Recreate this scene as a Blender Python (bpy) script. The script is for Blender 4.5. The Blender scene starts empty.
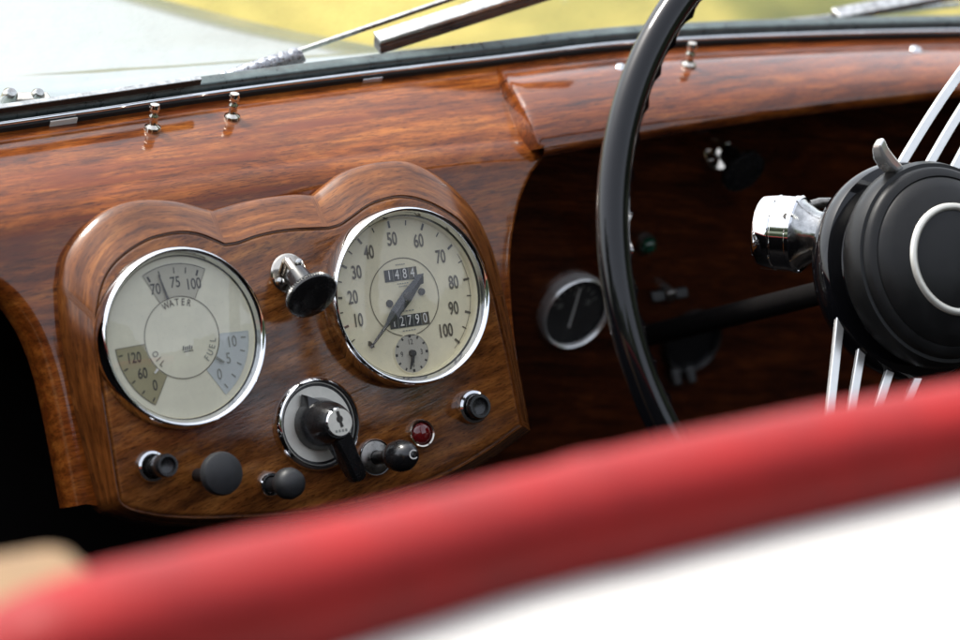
import bpy, bmesh, math, random
from mathutils import Vector, Matrix
random.seed(7)
R_ = math.radians
SC = bpy.context.scene
COL = SC.collection
# ------------------------------------------------------------------ frame of the dashboard
TAU = R_(25)                                   # the dashboard face leans back
XA = Vector((1, 0, 0)); UA = Vector((0, math.sin(TAU), math.cos(TAU))); NA = Vector((0, -math.cos(TAU), math.sin(TAU)))
ORG = Vector((0, 0, 0.86))
def W(x, u, n): return ORG + XA*x + UA*u + NA*n
# ------------------------------------------------------------------ camera
YAW, ELE, ROLL, DIST, LENS = R_(30.5), R_(0.5), R_(8), 2.34, 135
vdir = (XA*(-math.sin(YAW)*math.cos(ELE)) + UA*math.sin(ELE) + NA*(math.cos(YAW)*math.cos(ELE))).normalized()
r0 = UA.cross(vdir).normalized(); u0 = vdir.cross(r0).normalized()
CR = (r0*math.cos(ROLL) - u0*math.sin(ROLL)).normalized(); CU = vdir.cross(CR).normalized()
EYE = ORG + vdir*DIST
cam = bpy.data.cameras.new('camera'); cam.lens = LENS; cam.sensor_width = 36
cam.clip_start = 0.05; cam.clip_end = 500
cam.dof.use_dof = True; cam.dof.focus_distance = DIST - 0.07; cam.dof.aperture_fstop = 4.8
co = bpy.data.objects.new('camera', cam); COL.objects.link(co)
co.matrix_world = Matrix(((CR.x, CU.x, vdir.x, EYE.x), (CR.y, CU.y, vdir.y, EYE.y), (CR.z, CU.z, vdir.z, EYE.z), (0, 0, 0, 1)))
SC.camera = co
# ------------------------------------------------------------------ sky and sun
SUN_EL, SUN_AZ = R_(58), R_(-28)               # azimuth from straight ahead (+Y), clockwise
wd = bpy.data.worlds.new('World'); SC.world = wd; wd.use_nodes = True
nt = wd.node_tree; bg = nt.nodes['Background']
sky = nt.nodes.new('ShaderNodeTexSky'); sky.sky_type = 'NISHITA'; sky.sun_disc = False
sky.sun_elevation = SUN_EL; sky.sun_rotation = SUN_AZ; sky.air_density = 1.0; sky.dust_density = 3.0; sky.ozone_density = 1.0
hs = nt.nodes.new('ShaderNodeHueSaturation'); hs.inputs['Saturation'].default_value = .35   # thin white cloud
nt.links.new(sky.outputs[0], hs.inputs['Color']); nt.links.new(hs.outputs[0], bg.inputs[0]); bg.inputs[1].default_value = 0.15
sl = bpy.data.lights.new('sun', 'SUN'); sl.energy = 1.3; sl.angle = R_(11); sl.color = (1, .95, .86)
so = bpy.data.objects.new('sun', sl); COL.objects.link(so)
sdir = Vector((math.sin(SUN_AZ)*math.cos(SUN_EL), math.cos(SUN_AZ)*math.cos(SUN_EL), math.sin(SUN_EL)))
so.rotation_euler = sdir.to_track_quat('Z', 'Y').to_euler()
SC.view_settings.view_transform = 'Standard'; SC.view_settings.look = 'None'
SC.view_settings.exposure = 1.5; SC.view_settings.gamma = 1
# ------------------------------------------------------------------ measuring helpers
PXF = 36/LENS/960
def ray(px, py): return (-vdir + CR*((px-480)*PXF) - CU*((py-320)*PXF)).normalized()
def on_plane(px, py, P, N):
    d = ray(px, py); return EYE + d*((P-EYE).dot(N)/d.dot(N))
def at(px, py, n=0.0): return on_plane(px, py, W(0, 0, n), NA)            # point of the plane n in front of the dash
def at_y(px, py, y): return on_plane(px, py, Vector((0, y, 0)), Vector((0, 1, 0)))
def at_z(px, py, z): return on_plane(px, py, Vector((0, 0, z)), Vector((0, 0, 1)))
def mpp(P): return (P-EYE).dot(-vdir)*PXF                                  # metres per photo pixel there
def resample(pts, k):
    pts = [Vector(p) for p in pts]; L = [0]
    for a, b in zip(pts, pts[1:]): L.append(L[-1]+(b-a).length)
    out = []; j = 0
    for i in range(k):
        s = L[-1]*i/(k-1)
        while j < len(pts)-2 and L[j+1] < s: j += 1
        f = (s-L[j])/max(1e-12, L[j+1]-L[j]); out.append(pts[j].lerp(pts[j+1], min(1, max(0, f))))
    return out
def spline(pts, k):                                                        # Catmull-Rom, evenly resampled
    pts = [Vector(p) for p in pts]; q = [pts[0]*2-pts[1]]+pts+[pts[-1]*2-pts[-2]]; o = []
    for i in range(1, len(q)-2):
        for j in range(12):
            t = j/12; a, b, c, d = q[i-1:i+3]
            o.append(.5*((2*b)+(c-a)*t+(2*a-5*b+4*c-d)*t*t+(3*b-a-3*c+d)*t**3))
    o.append(pts[-1]); return resample(o, k)
# ------------------------------------------------------------------ materials
def newmat(name):
    m = bpy.data.materials.new(name); m.use_nodes = True
    return m, m.node_tree, m.node_tree.nodes['Principled BSDF']
def nd(t, typ, **kw):
    n = t.nodes.new(typ)
    for k, v in kw.items():
        if isinstance(v, dict):
            for a, b in v.items(): getattr(n, k)[a].default_value = b
        else: setattr(n, k, v)
    return n
def ramp(t, fac, stops, interp='LINEAR'):
    r = t.nodes.new('ShaderNodeValToRGB'); r.color_ramp.interpolation = interp; e = r.color_ramp.elements
    while len(e) < len(stops): e.new(0.5)
    for i, (p, c) in enumerate(stops):
        e[i].position = p; e[i].color = (*c, 1) if len(c) == 3 else c
    t.links.new(fac, r.inputs[0]); return r
def coords(t, scale, rot=(0, 0, 0)):
    g = t.nodes.new('ShaderNodeTexCoord'); mp = t.nodes.new('ShaderNodeMapping')
    mp.inputs['Scale'].default_value = scale; mp.inputs['Rotation'].default_value = rot
    t.links.new(g.outputs['Object'], mp.inputs[0]); return mp.outputs[0]
def mixc(t, fac, a, b, mode='MIX'):
    m = t.nodes.new('ShaderNodeMix'); m.data_type = 'RGBA'; m.blend_type = mode
    for s, v in ((0, fac), (6, a), (7, b)):
        if hasattr(v, 'links'): t.links.new(v, m.inputs[s])
        elif s == 0: m.inputs[0].default_value = v
        else: m.inputs[s].default_value = (*v, 1)
    return m.outputs[2]
def wood(name, dark, mid, light, rot=0.0, refl_gap=None, coat_r=0.08, coat=1.0, worn=0.0, ior=1.6, gs=1.0, attr=None):
    m, t, p = newmat(name)
    def coords(t, scale, rot=(0, 0, 0)):
        if attr: g = nd(t, 'ShaderNodeAttribute', attribute_name=attr); o = g.outputs['Vector']
        else: g = t.nodes.new('ShaderNodeTexCoord'); o = g.outputs['Object']
        mp = nd(t, 'ShaderNodeMapping', vector_type='TEXTURE'); mp.inputs['Scale'].default_value = tuple(1/q for q in scale); mp.inputs['Rotation'].default_value = rot
        t.links.new(o, mp.inputs[0]); return mp.outputs[0]
    c = coords(t, (6*gs, 34*gs, 34*gs), (0, rot, 0))
    n1 = nd(t, 'ShaderNodeTexNoise', inputs={'Scale': 1.6, 'Detail': 7, 'Roughness': .66, 'Distortion': 1.5}); t.links.new(c, n1.inputs['Vector'])
    c2 = coords(t, (22*gs, 300*gs, 300*gs), (0, rot, 0))
    n2 = nd(t, 'ShaderNodeTexNoise', inputs={'Scale': 1.5, 'Detail': 4, 'Roughness': .6}); t.links.new(c2, n2.inputs['Vector'])
    c3 = coords(t, (9, 12, 12))
    n3 = nd(t, 'ShaderNodeTexNoise', inputs={'Scale': 1.0, 'Detail': 4, 'Roughness': .6, 'Distortion': 1.0}); t.links.new(c3, n3.inputs['Vector'])
    r1 = ramp(t, n1.outputs[0], [(.28, dark), (.5, mid), (.72, light)])
    fine = ramp(t, n2.outputs[0], [(.34, (.42, .38, .36)), (.55, (1, 1, 1))])
    col = mixc(t, .75, r1.outputs[0], fine.outputs[0], 'MULTIPLY')
    bl = ramp(t, n3.outputs[0], [(.3, (.5, .45, .42)), (.6, (1.15, 1.12, 1.05))])
    col = mixc(t, .8, col, bl.outputs[0], 'MULTIPLY')
    cf = coords(t, (6, 20, 20), (0, rot, 0))
    wv = nd(t, 'ShaderNodeTexWave', wave_type='RINGS', inputs={'Scale': 1.6, 'Distortion': 7, 'Detail': 4, 'Detail Scale': 1.4, 'Detail Roughness': .65}); t.links.new(cf, wv.inputs['Vector'])
    fg = ramp(t, wv.outputs['Color'], [(.05, (.66, .60, .56)), (.45, (1.0, 1.0, 1.0)), (.9, (1.12, 1.1, 1.05))])
    col = mixc(t, .7, col, fg.outputs[0], 'MULTIPLY')
    cp = coords(t, (130, 1300, 1300), (0, rot, 0))
    pn = nd(t, 'ShaderNodeTexNoise', inputs={'Scale': 1.0, 'Detail': 2, 'Roughness': .5}); t.links.new(cp, pn.inputs['Vector'])
    pr = ramp(t, pn.outputs[0], [(.36, (.35, .3, .28)), (.44, (1, 1, 1))])
    col = mixc(t, .75, col, pr.outputs[0], 'MULTIPLY')
    if refl_gap:
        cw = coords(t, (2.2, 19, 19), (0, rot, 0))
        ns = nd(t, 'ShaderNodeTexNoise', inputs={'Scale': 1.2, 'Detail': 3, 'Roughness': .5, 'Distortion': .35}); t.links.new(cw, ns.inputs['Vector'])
        rs = ramp(t, ns.outputs[0], [(.55, (0, 0, 0)), (.575, (.8, .8, .8)), (.605, (0, 0, 0))])  # dark red lines in the colour imitate a gap in the varnish's reflections
        col = mixc(t, rs.outputs[0], col, refl_gap)
    t.links.new(col, p.inputs['Base Color'])
    # varnish: worn patches are duller
    cr = coords(t, (22, 46, 46), (0, rot, 0))
    nr = nd(t, 'ShaderNodeTexNoise', inputs={'Scale': 1.3, 'Detail': 8, 'Roughness': .7}); t.links.new(cr, nr.inputs['Vector'])
    rr = ramp(t, nr.outputs[0], [(.4, (coat_r,)*3), (.7, (coat_r+.06+worn*.3,)*3)])
    t.links.new(rr.outputs[0], p.inputs['Coat Roughness'])
    p.inputs['Roughness'].default_value = .55; p.inputs['Specular IOR Level'].default_value = .06
    p.inputs['Coat Weight'].default_value = coat; p.inputs['Coat IOR'].default_value = ior
    b = nd(t, 'ShaderNodeBump', inputs={'Strength': .16+worn*.35, 'Distance': .0006})
    ad = nd(t, 'ShaderNodeMath', operation='ADD'); t.links.new(n2.outputs[0], ad.inputs[0]); t.links.new(nr.outputs[0], ad.inputs[1])
    t.links.new(ad.outputs[0], b.inputs['Height']); t.links.new(b.outputs[0], p.inputs['Normal'])
    b2 = nd(t, 'ShaderNodeBump', inputs={'Strength': .03+worn*.22, 'Distance': .0005}); t.links.new(ad.outputs[0], b2.inputs['Height'])
    t.links.new(b2.outputs[0], p.inputs['Coat Normal'])
    return m
def plain(name, col, rough=.4, metal=0, coat=0, coat_r=.05, noise=0, bump=0, spec=.5, nscale=60):
    m, t, p = newmat(name)
    p.inputs['Base Color'].default_value = (*col, 1); p.inputs['Roughness'].default_value = rough; p.inputs['Metallic'].default_value = metal
    p.inputs['Coat Weight'].default_value = coat; p.inputs['Coat Roughness'].default_value = coat_r; p.inputs['Specular IOR Level'].default_value = spec
    if noise or bump:
        c = coords(t, (nscale,)*3)
        n = nd(t, 'ShaderNodeTexNoise', inputs={'Scale': 1, 'Detail': 6, 'Roughness': .65}); t.links.new(c, n.inputs['Vector'])
        if noise:
            r = ramp(t, n.outputs[0], [(.3, tuple(x*(1-noise) for x in col)), (.7, tuple(min(1, x*(1+noise*.6)) for x in col))])
            t.links.new(r.outputs[0], p.inputs['Base Color'])
            r2 = ramp(t, n.outputs[0], [(.3, (max(.02, rough*(1-noise)),)*3), (.75, (min(1, rough*(1+noise)+.05*noise),)*3)])
            t.links.new(r2.outputs[0], p.inputs['Roughness'])
        if bump:
            b = nd(t, 'ShaderNodeBump', inputs={'Strength': bump, 'Distance': .0008}); t.links.new(n.outputs[0], b.inputs['Height']); t.links.new(b.outputs[0], p.inputs['Normal'])
    return m
def glassy(name, dust_glare=0.0, tint=(1, 1, 1)):
    m, t, p = newmat(name); t.nodes.remove(p); o = t.nodes['Material Output']
    tr = nd(t, 'ShaderNodeBsdfTransparent'); tr.inputs[0].default_value = (*tint, 1)
    gl = nd(t, 'ShaderNodeBsdfGlossy', inputs={'Roughness': .01}); gl.inputs[0].default_value = (1, 1, 1, 1)
    fr = nd(t, 'ShaderNodeFresnel'); ge = t.nodes.new('ShaderNodeNewGeometry')   # the node inverts the index on back faces: undo that for a thin pane
    io = nd(t, 'ShaderNodeMath', operation='MULTIPLY_ADD'); t.links.new(ge.outputs['Backfacing'], io.inputs[0]); io.inputs[1].default_value = 1/1.5-1.5; io.inputs[2].default_value = 1.5
    t.links.new(io.outputs[0], fr.inputs[0]); mx = nd(t, 'ShaderNodeMixShader')
    t.links.new(fr.outputs[0], mx.inputs[0]); t.links.new(tr.outputs[0], mx.inputs[1]); t.links.new(gl.outputs[0], mx.inputs[2])
    out = mx.outputs[0]
    if dust_glare:
        df = nd(t, 'ShaderNodeBsdfDiffuse'); df.inputs[0].default_value = (.75, .76, .74, 1)
        c = coords(t, (60, 60, 60)); n = nd(t, 'ShaderNodeTexNoise', inputs={'Scale': 1, 'Detail': 8, 'Roughness': .75}); t.links.new(c, n.inputs['Vector'])
        r = ramp(t, n.outputs[0], [(.45, (dust_glare*.5,)*3), (.72, (dust_glare*2.2,)*3)])
        v = nd(t, 'ShaderNodeTexVoronoi', inputs={'Scale': 240}); g = t.nodes.new('ShaderNodeTexCoord'); t.links.new(g.outputs['Object'], v.inputs['Vector'])
        r2 = ramp(t, v.outputs['Distance'], [(.05, (.12,)*3), (.10, (0,)*3)])
        ad = nd(t, 'ShaderNodeMath', operation='ADD'); t.links.new(r.outputs[0], ad.inputs[0]); t.links.new(r2.outputs[0], ad.inputs[1])
        m2 = nd(t, 'ShaderNodeMixShader'); t.links.new(ad.outputs[0], m2.inputs[0]); t.links.new(out, m2.inputs[1]); t.links.new(df.outputs[0], m2.inputs[2]); out = m2.outputs[0]
    t.links.new(out, o.inputs[0]); return m
M = {}
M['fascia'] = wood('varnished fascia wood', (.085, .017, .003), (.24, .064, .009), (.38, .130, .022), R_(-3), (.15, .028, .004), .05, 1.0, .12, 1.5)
M['panel'] = wood('worn panel wood', (.080, .022, .004), (.225, .076, .015), (.37, .150, .036), R_(-16), None, .07, 1.0, .5)
M['cove'] = wood('moulding wood', (.085, .025, .006), (.195, .064, .014), (.31, .122, .032), 0, None, .12, .8, .3, attr='grain')
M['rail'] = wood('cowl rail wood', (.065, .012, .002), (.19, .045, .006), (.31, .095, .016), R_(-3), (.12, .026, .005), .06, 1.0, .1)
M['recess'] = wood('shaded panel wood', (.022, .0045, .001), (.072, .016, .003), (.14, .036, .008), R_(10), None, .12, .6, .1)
M['chrome'] = plain('chrome', (.86, .87, .88), .05, 1, noise=.15, nscale=35)
M['chromeworn'] = plain('worn chrome', (.62, .62, .60), .16, 1, noise=.45, bump=.15, nscale=160)
M['steel'] = plain('aged steel plate', (.30, .29, .27), .34, 1, noise=.4, nscale=220)
M['nickel'] = plain('nickel', (.72, .66, .58), .14, 1, noise=.25, nscale=120)
M['black'] = plain('black plastic', (.010, .010, .011), .26, coat=.3, coat_r=.15, noise=.3, nscale=120)
M['blackmatt'] = plain('matt black plastic', (.022, .023, .025), .48, noise=.2, nscale=200)
M['hub'] = plain('satin black hub', (.010, .010, .010), .38, noise=.25, nscale=45, spec=.32)
M['gloss'] = plain('gloss black rim', (.004, .004, .005), .06, spec=.3, coat=.4, coat_r=.01)
M['tan'] = plain('tan inner rim', (.16, .09, .03), .3, coat=.6)
M['gunmetal'] = plain('dull gunmetal', (.06, .06, .06), .45, .8, noise=.4, nscale=200)
M['alloy'] = plain('bright brushed metal', (.90, .90, .88), .24, .72, noise=.1, nscale=80)
M['rubber'] = plain('black rubber', (.012, .012, .012), .5, noise=.3, bump=.2, nscale=150)
M['cream'] = plain('cream dial', (.76, .70, .49), .5, noise=.13, nscale=30)
M['creamlight'] = plain('cream dial light', (.76, .74, .57), .5, noise=.11, nscale=26)
M['sector'] = plain('grey dial sector', (.46, .44, .34), .5, noise=.08, nscale=30)
M['sectorolive'] = plain('olive dial sector', (.34, .31, .17), .5, noise=.1, nscale=30)
M['sectorblue'] = plain('pale blue dial sector', (.52, .56, .54), .5)
M['ink'] = plain('dial ink', (.035, .032, .028), .6)
M['inkpale'] = plain('faded dial ink', (.26, .27, .24), .6)
M['inkbrown'] = plain('brown dial ink', (.095, .08, .052), .6)
M['white'] = plain('white marking', (.75, .74, .70), .5)
M['clock'] = plain('clock face', (.42, .40, .33), .5)
M['drum'] = plain('odometer drum black', (.012, .012, .012), .4)
M['silver'] = plain('silvered plate', (.80, .78, .70), .38, .55, noise=.12, nscale=120)
M['dialblack'] = plain('black dial', (.008, .008, .009), .35)
M['glass'] = glassy('gauge glass', .028)  # speckled film, hazed to stand in for sky glare on the left dial
M['screen'] = glassy('windscreen glass', .05, (.97, .985, .975))
def jewel(name, col):
    m, t, p = newmat(name); p.inputs['Base Color'].default_value = (*col, 1); p.inputs['Roughness'].default_value = .06
    p.inputs['Transmission Weight'].default_value = .35; p.inputs['Coat Weight'].default_value = 1; return m
M['ruby'] = jewel('red lens', (.20, .008, .010)); M['emerald'] = jewel('green lens', (.01, .09, .05))
M['leather'] = plain('red leather', (.27, .011, .011), .6, spec=.2, noise=.28, bump=.5, nscale=14, coat=.12, coat_r=.3)
M['beige'] = plain('beige cloth', (.24, .15, .075), .8, noise=.1, nscale=60)
M['paint'] = plain('ivory car paint', (.62, .62, .59), .3, coat=1, coat_r=.04)
M['bonnetpaint'] = plain('sky tinted bonnet paint', (.125, .16, .155), .3, coat=1, coat_r=.05)  # blue-green of the reflected sky is put into the base colour
M['wingpaint'] = plain('cream wing paint', (.42, .40, .32), .3, coat=1, coat_r=.05)
M['carpet'] = plain('black carpet', (.006, .005, .005), .95, noise=.3, nscale=80, spec=.1)
M['seal'] = plain('grey green frame metal', (.11, .14, .14), .35, .4, noise=.4, nscale=90)
M['zinc'] = plain('rough zinc', (.32, .34, .38), .35, 1, noise=.7, bump=.8, nscale=420)
# ------------------------------------------------------------------ mesh building
WL = {}
class MB:
    def __init__(s): s.v = []; s.f = []; s.mi = []; s.mats = []; s.gv = None
    def m(s, mat):
        if mat not in s.mats: s.mats.append(mat)
        return s.mats.index(mat)
    def add(s, vs, fs, mat):
        k = len(s.v); s.v += [Vector(v) for v in vs]; i = s.m(mat)
        for f in fs: s.f.append([k+j for j in f]); s.mi.append(i)
        return s
    def lathe(s, C, ax, prof, mat, seg=64, close=False):                     # prof: (radius, height); mat may be a list per span
        ax = ax.normalized(); e1 = ax.orthogonal().normalized(); e2 = ax.cross(e1)
        mats = mat if isinstance(mat, list) else [mat]*(len(prof)-1)
        for (ra, ha), (rb, hb), mt in zip(prof, prof[1:], mats):
            vs = []
            for r, h in ((ra, ha), (rb, hb)):
                if r < 1e-7: vs.append([C+ax*h])
                else: vs.append([C+ax*h+(e1*math.cos(2*math.pi*i/seg)+e2*math.sin(2*math.pi*i/seg))*r for i in range(seg)])
            a, b = vs; k = len(a)
            if len(a) == 1 and len(b) == 1: continue
            if len(a) == 1: fs = [(0, 1+(i+1) % seg, 1+i) for i in range(seg)]
            elif len(b) == 1: fs = [(i, (i+1) % seg, seg) for i in range(seg)]
            else: fs = [(i, (i+1) % seg, k+(i+1) % seg, k+i) for i in range(seg)]
            s.add(a+b, fs, mt)
        return s
    def tube(s, pts, rad, mat, sides=12, cap=True, flat=None, up=None):
        pts = [Vector(p) for p in pts]; n = len(pts); rad = rad if isinstance(rad, (list, tuple)) else [rad]*n
        T = [(pts[min(i+1, n-1)]-pts[max(i-1, 0)]).normalized() for i in range(n)]
        e = up.copy() if up else T[0].orthogonal(); vs = []
        for i in range(n):
            e = (e-T[i]*e.dot(T[i])).normalized(); g = T[i].cross(e)
            for j in range(sides):
                a = 2*math.pi*(j+.5)/sides; vs.append(pts[i]+(e*math.cos(a)*(flat or 1)+g*math.sin(a))*rad[i])
        fs = [(i*sides+j, i*sides+(j+1) % sides, (i+1)*sides+(j+1) % sides, (i+1)*sides+j) for i in range(n-1) for j in range(sides)]
        if cap: fs += [tuple(range(sides))[::-1], tuple((n-1)*sides+j for j in range(sides))]
        return s.add(vs, fs, mat)
    def sweep(s, rows, mat, closed=False):                                   # rows of equal length -> sheet
        k = len(rows[0]); vs = [p for r in rows for p in r]
        fs = [(i*k+j, i*k+(j+1) % k, (i+1)*k+(j+1) % k, (i+1)*k+j) for i in range(len(rows)-1) for j in range(k if closed else k-1)]
        return s.add(vs, fs, mat)
    def box(s, C, ax, mat):                                                  # ax: three half-extent vectors
        a, b, c = ax; vs = [C+a*i+b*j+c*k for i in (-1, 1) for j in (-1, 1) for k in (-1, 1)]
        return s.add(vs, [(0, 1, 3, 2), (4, 6, 7, 5), (0, 4, 5, 1), (2, 3, 7, 6), (0, 2, 6, 4), (1, 5, 7, 3)], mat)
    def poly(s, pts, mat): return s.add(pts, [tuple(range(len(pts)))], mat)
    def text(s, txt, C, ea, eb, size, mat, sx=1.0, bold=0.0):
        c = bpy.data.curves.new('txt', 'FONT'); c.body = txt; c.size = size; c.align_x = 'CENTER'; c.align_y = 'CENTER'; c.resolution_u = 4; c.offset = bold
        o = bpy.data.objects.new('txt', c); me = o.to_mesh()
        vs = [C+ea*(v.co.x*sx)+eb*v.co.y for v in me.vertices]; fs = [tuple(p.vertices) for p in me.polygons]
        o.to_mesh_clear(); s.add(vs, fs, mat); bpy.data.objects.remove(o); bpy.data.curves.remove(c); return s
    def build(s, name, parent=None, loc=None, smooth=40, bevel=0, merge=True, subd=0, label=None, norm=True):
        if loc is None: loc = sum(s.v, Vector())/len(s.v)
        me = bpy.data.meshes.new(name); me.from_pydata([v-loc for v in s.v], [], s.f)
        for k in s.mats: me.materials.append(M[k])
        for p, i in zip(me.polygons, s.mi): p.material_index = i
        if s.gv:
            at_ = me.attributes.new('grain', 'FLOAT_VECTOR', 'POINT'); at_.data.foreach_set('vector', [c for q in s.gv for c in q])
        bm = bmesh.new(); bm.from_mesh(me)
        if merge: bmesh.ops.remove_doubles(bm, verts=bm.verts, dist=2e-6)
        if norm: bmesh.ops.recalc_face_normals(bm, faces=bm.faces)
        bm.to_mesh(me); bm.free()
        if smooth:
            for p in me.polygons: p.use_smooth = True
            me.set_sharp_from_angle(angle=R_(smooth))
        o = bpy.data.objects.new(name, me); COL.objects.link(o); put(o, parent, loc)
        if label: o['label'] = label
        if bevel:
            b = o.modifiers.new('bevel', 'BEVEL'); b.width = bevel; b.segments = 3; b.limit_method = 'ANGLE'; b.angle_limit = R_(35); b.harden_normals = False
        if subd:
            b = o.modifiers.new('sub', 'SUBSURF'); b.levels = subd; b.render_levels = subd
        return o
def put(o, parent, loc):
    WL[o] = Vector(loc); o.parent = parent; o.location = Vector(loc)-(WL[parent] if parent else Vector())
def empty(name, loc, parent=None, label=None, cat=None, group=None):
    o = bpy.data.objects.new(name, None); o.empty_display_size = .05; COL.objects.link(o); put(o, parent, loc)
    if label: o['label'] = label
    if cat: o['category'] = cat
    if group: o['group'] = group
    return o
def tag(o, label, cat, group=None):
    o['label'] = label; o['category'] = cat
    if group: o['group'] = group
def copy_part(o, dloc, parent, label=None):                                  # a part and its sub-parts, moved by dloc
    c = o.copy(); COL.objects.link(c); put(c, parent, WL[o]+dloc)
    if label: c['label'] = label
    for ch in [x for x in WL if x.parent == o and x is not c]:
        d = ch.copy(); COL.objects.link(d); put(d, c, WL[ch]+dloc)
    return c
# ================================================================== SETTING: ground
def grass_mat():
    m, t, p = newmat('sunlit grass')
    n = nd(t, 'ShaderNodeTexNoise', inputs={'Scale': 1.0, 'Detail': 6, 'Roughness': .68, 'Distortion': .5}); t.links.new(coords(t, (1.0, 1.0, 1.0)), n.inputs['Vector'])
    n2 = nd(t, 'ShaderNodeTexNoise', inputs={'Scale': 1.0, 'Detail': 4, 'Roughness': .6}); t.links.new(coords(t, (14, 14, 14)), n2.inputs['Vector'])
    r = ramp(t, n.outputs[0], [(.40, (.05, .065, .014)), (.50, (.13, .135, .026)), (.60, (.40, .33, .085))])
    r2 = ramp(t, n2.outputs[0], [(.3, (.7, .7, .6)), (.7, (1.15, 1.12, 1.1))])
    t.links.new(mixc(t, .8, r.outputs[0], r2.outputs[0], 'MULTIPLY'), p.inputs['Base Color']); p.inputs['Roughness'].default_value = .9
    return m
M['grass'] = grass_mat()
b = MB(); b.add([(-150, -150, 0), (150, -150, 0), (150, 150, 0), (-150, 150, 0)], [(0, 1, 2, 3)], 'grass')
g = b.build('ground', loc=Vector(), smooth=0); g['kind'] = 'structure'
g['label'] = 'sunlit yellow green grass beyond the windscreen'
M['asphalt'] = plain('asphalt', (.05, .05, .048), .9, noise=.4, nscale=9)  # asphalt added out of view so that low reflections turn dark
b = MB(); b.add([(-150, -150, .004), (150, -150, .004), (150, 1.6, .004), (-150, 1.6, .004)], [(0, 1, 2, 3)], 'asphalt')
g = b.build('added_road', loc=Vector((0, 0, .004)), smooth=0); g['kind'] = 'structure'; g['label'] = 'grey asphalt added under and behind the car, unseen, to darken reflections'
def added_trees():  # tree row added out of view for chrome and varnish to reflect
    bm = bmesh.new(); rnd = random.Random(3)
    for i in range(46):
        a = R_(165+180*i/45); d = 11+rnd.random()*3; x, y = math.cos(a+R_(20))*d, math.sin(a+R_(20))*d-2
        az = math.degrees(a)+20
        h = 3.6+rnd.random()*2.4 if 278 < az < 330 else 5+rnd.random()*5
        for q in range(4):
            mt = Matrix.Translation((x+rnd.uniform(-1, 1), y+rnd.uniform(-1, 1), h*(.15+.2*q)))@Matrix.Scale(1.3+rnd.random()*.7, 4)
            rt = bmesh.ops.create_icosphere(bm, subdivisions=3, radius=1, matrix=mt)
            for v in rt['verts']: v.co += Vector((rnd.uniform(-.22, .22), rnd.uniform(-.22, .22), rnd.uniform(-.22, .22)))
    me = bpy.data.meshes.new('added_trees'); bm.to_mesh(me); bm.free(); me.materials.append(M['leaf']); o = bpy.data.objects.new('added_trees', me); COL.objects.link(o); WL[o] = Vector(); return o
M['leaf'] = plain('added tree foliage', (.035, .055, .018), .7, noise=.5, nscale=3)
o = added_trees(); o['kind'] = 'stuff'; o['label'] = 'dark tree row added behind the car, unseen, for reflections'; o['category'] = 'added_trees'
# ================================================================== DASHBOARD
dash = empty('dashboard', W(0, -.12, 0), None, 'varnished brown wooden dashboard with cream gauges, black knobs and a shaded recess', 'dashboard')
NW = -.065                                                                    # depth of the windscreen line
ws_px = [(-140, 150), (-60, 140), (0, 131.5), (100, 117), (200, 102), (320, 86), (420, 73.5), (500, 64), (580, 54), (640, 48.5), (720, 44), (800, 41), (880, 38.5), (960, 37), (1060, 36)]
ft_px = [(-140, 262), (-60, 252), (0, 242), (100, 224), (200, 207), (320, 189), (420, 177), (480, 172), (529, 171)]
def coons(A, B, L, Rr, nf, ns, ntt, v2=True):
    A = resample([Vector((*p, 0)) for p in A], ns); B = resample([Vector((*p, 0)) for p in B], ns)
    L = resample([Vector((*p, 0)) for p in L], ntt); Rr = resample([Vector((*p, 0)) for p in Rr], ntt)
    rows = []
    for j in range(ntt):
        t = j/(ntt-1); row = []
        for i in range(ns):
            q = i/(ns-1)
            p = A[i]*(1-t)+B[i]*t+L[j]*(1-q)+Rr[j]*q-(A[0]*((1-q)*(1-t))+A[-1]*(q*(1-t))+B[0]*((1-q)*t)+B[-1]*(q*t))
            row.append((p.x, p.y))
        rows.append([at(p[0], p[1], nf(i/(ns-1), t)) for i, p in enumerate(row)])
    return rows
def clip_px(line, x0, x1):
    sp = [(p.x, p.y) for p in spline([Vector((*p, 0)) for p in line], 200)]
    return [p for p in sp if x0 <= p[0] <= x1]
fb = MB()
# top rail of the centre section: rounds over from the face to the windscreen
def n_rail(q, t):                                                             # t=0 windscreen, 1 face top
    a = (1-t)*R_(78)
    return NW*(1-math.cos(a))/(1-math.cos(R_(78)))
A = clip_px(ws_px, -140, 566); Bc = clip_px(ft_px, -140, 530)
rail = coons(A, Bc, [A[0], Bc[0]], [A[-1], (564, 110), (561, 138), (544, 151), Bc[-1]], n_rail, 110, 40)
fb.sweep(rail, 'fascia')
# face of the centre section, cut by the two recesses
Lp = [(p.x, p.y) for p in spline([Vector((*p, 0)) for p in [(-140, 262), (-140, 268), (-70, 266), (-15, 272), (15, 288), (40, 322), (58, 368), (72, 430), (86, 504)]], 80)]
Rp = [Bc[-1]]+[(p.x, p.y) for p in spline([Vector((*p, 0)) for p in [(523, 184), (517, 200), (510, 232), (507.5, 265), (508.5, 300), (512, 340), (518, 385), (523, 420), (524, 432)]], 70)]
Bot = [(86, 504), (110, 508), (200, 520), (290, 515), (400, 493), (486, 455), (524, 432)]
face = coons(Bc, Bot, Lp, Rp, lambda q, t: 0.0, 90, 90)
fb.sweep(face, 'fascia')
def edge_round(border, sign, r, depth, skip=0):
    rows = []
    for i, p in enumerate(border):
        a = border[max(0, i-1)]; c = border[min(len(border)-1, i+1)]; tg = (c-a).normalized(); out = tg.cross(NA).normalized()*sign
        row = [p]
        for k in range(1, 8):
            th = R_(90)*k/7; row.append(p+out*(r*math.sin(th))-NA*(r*(1-math.cos(th))))
        row.append(row[-1]-NA*depth); rows.append(row)
    return rows[skip:]
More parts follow.
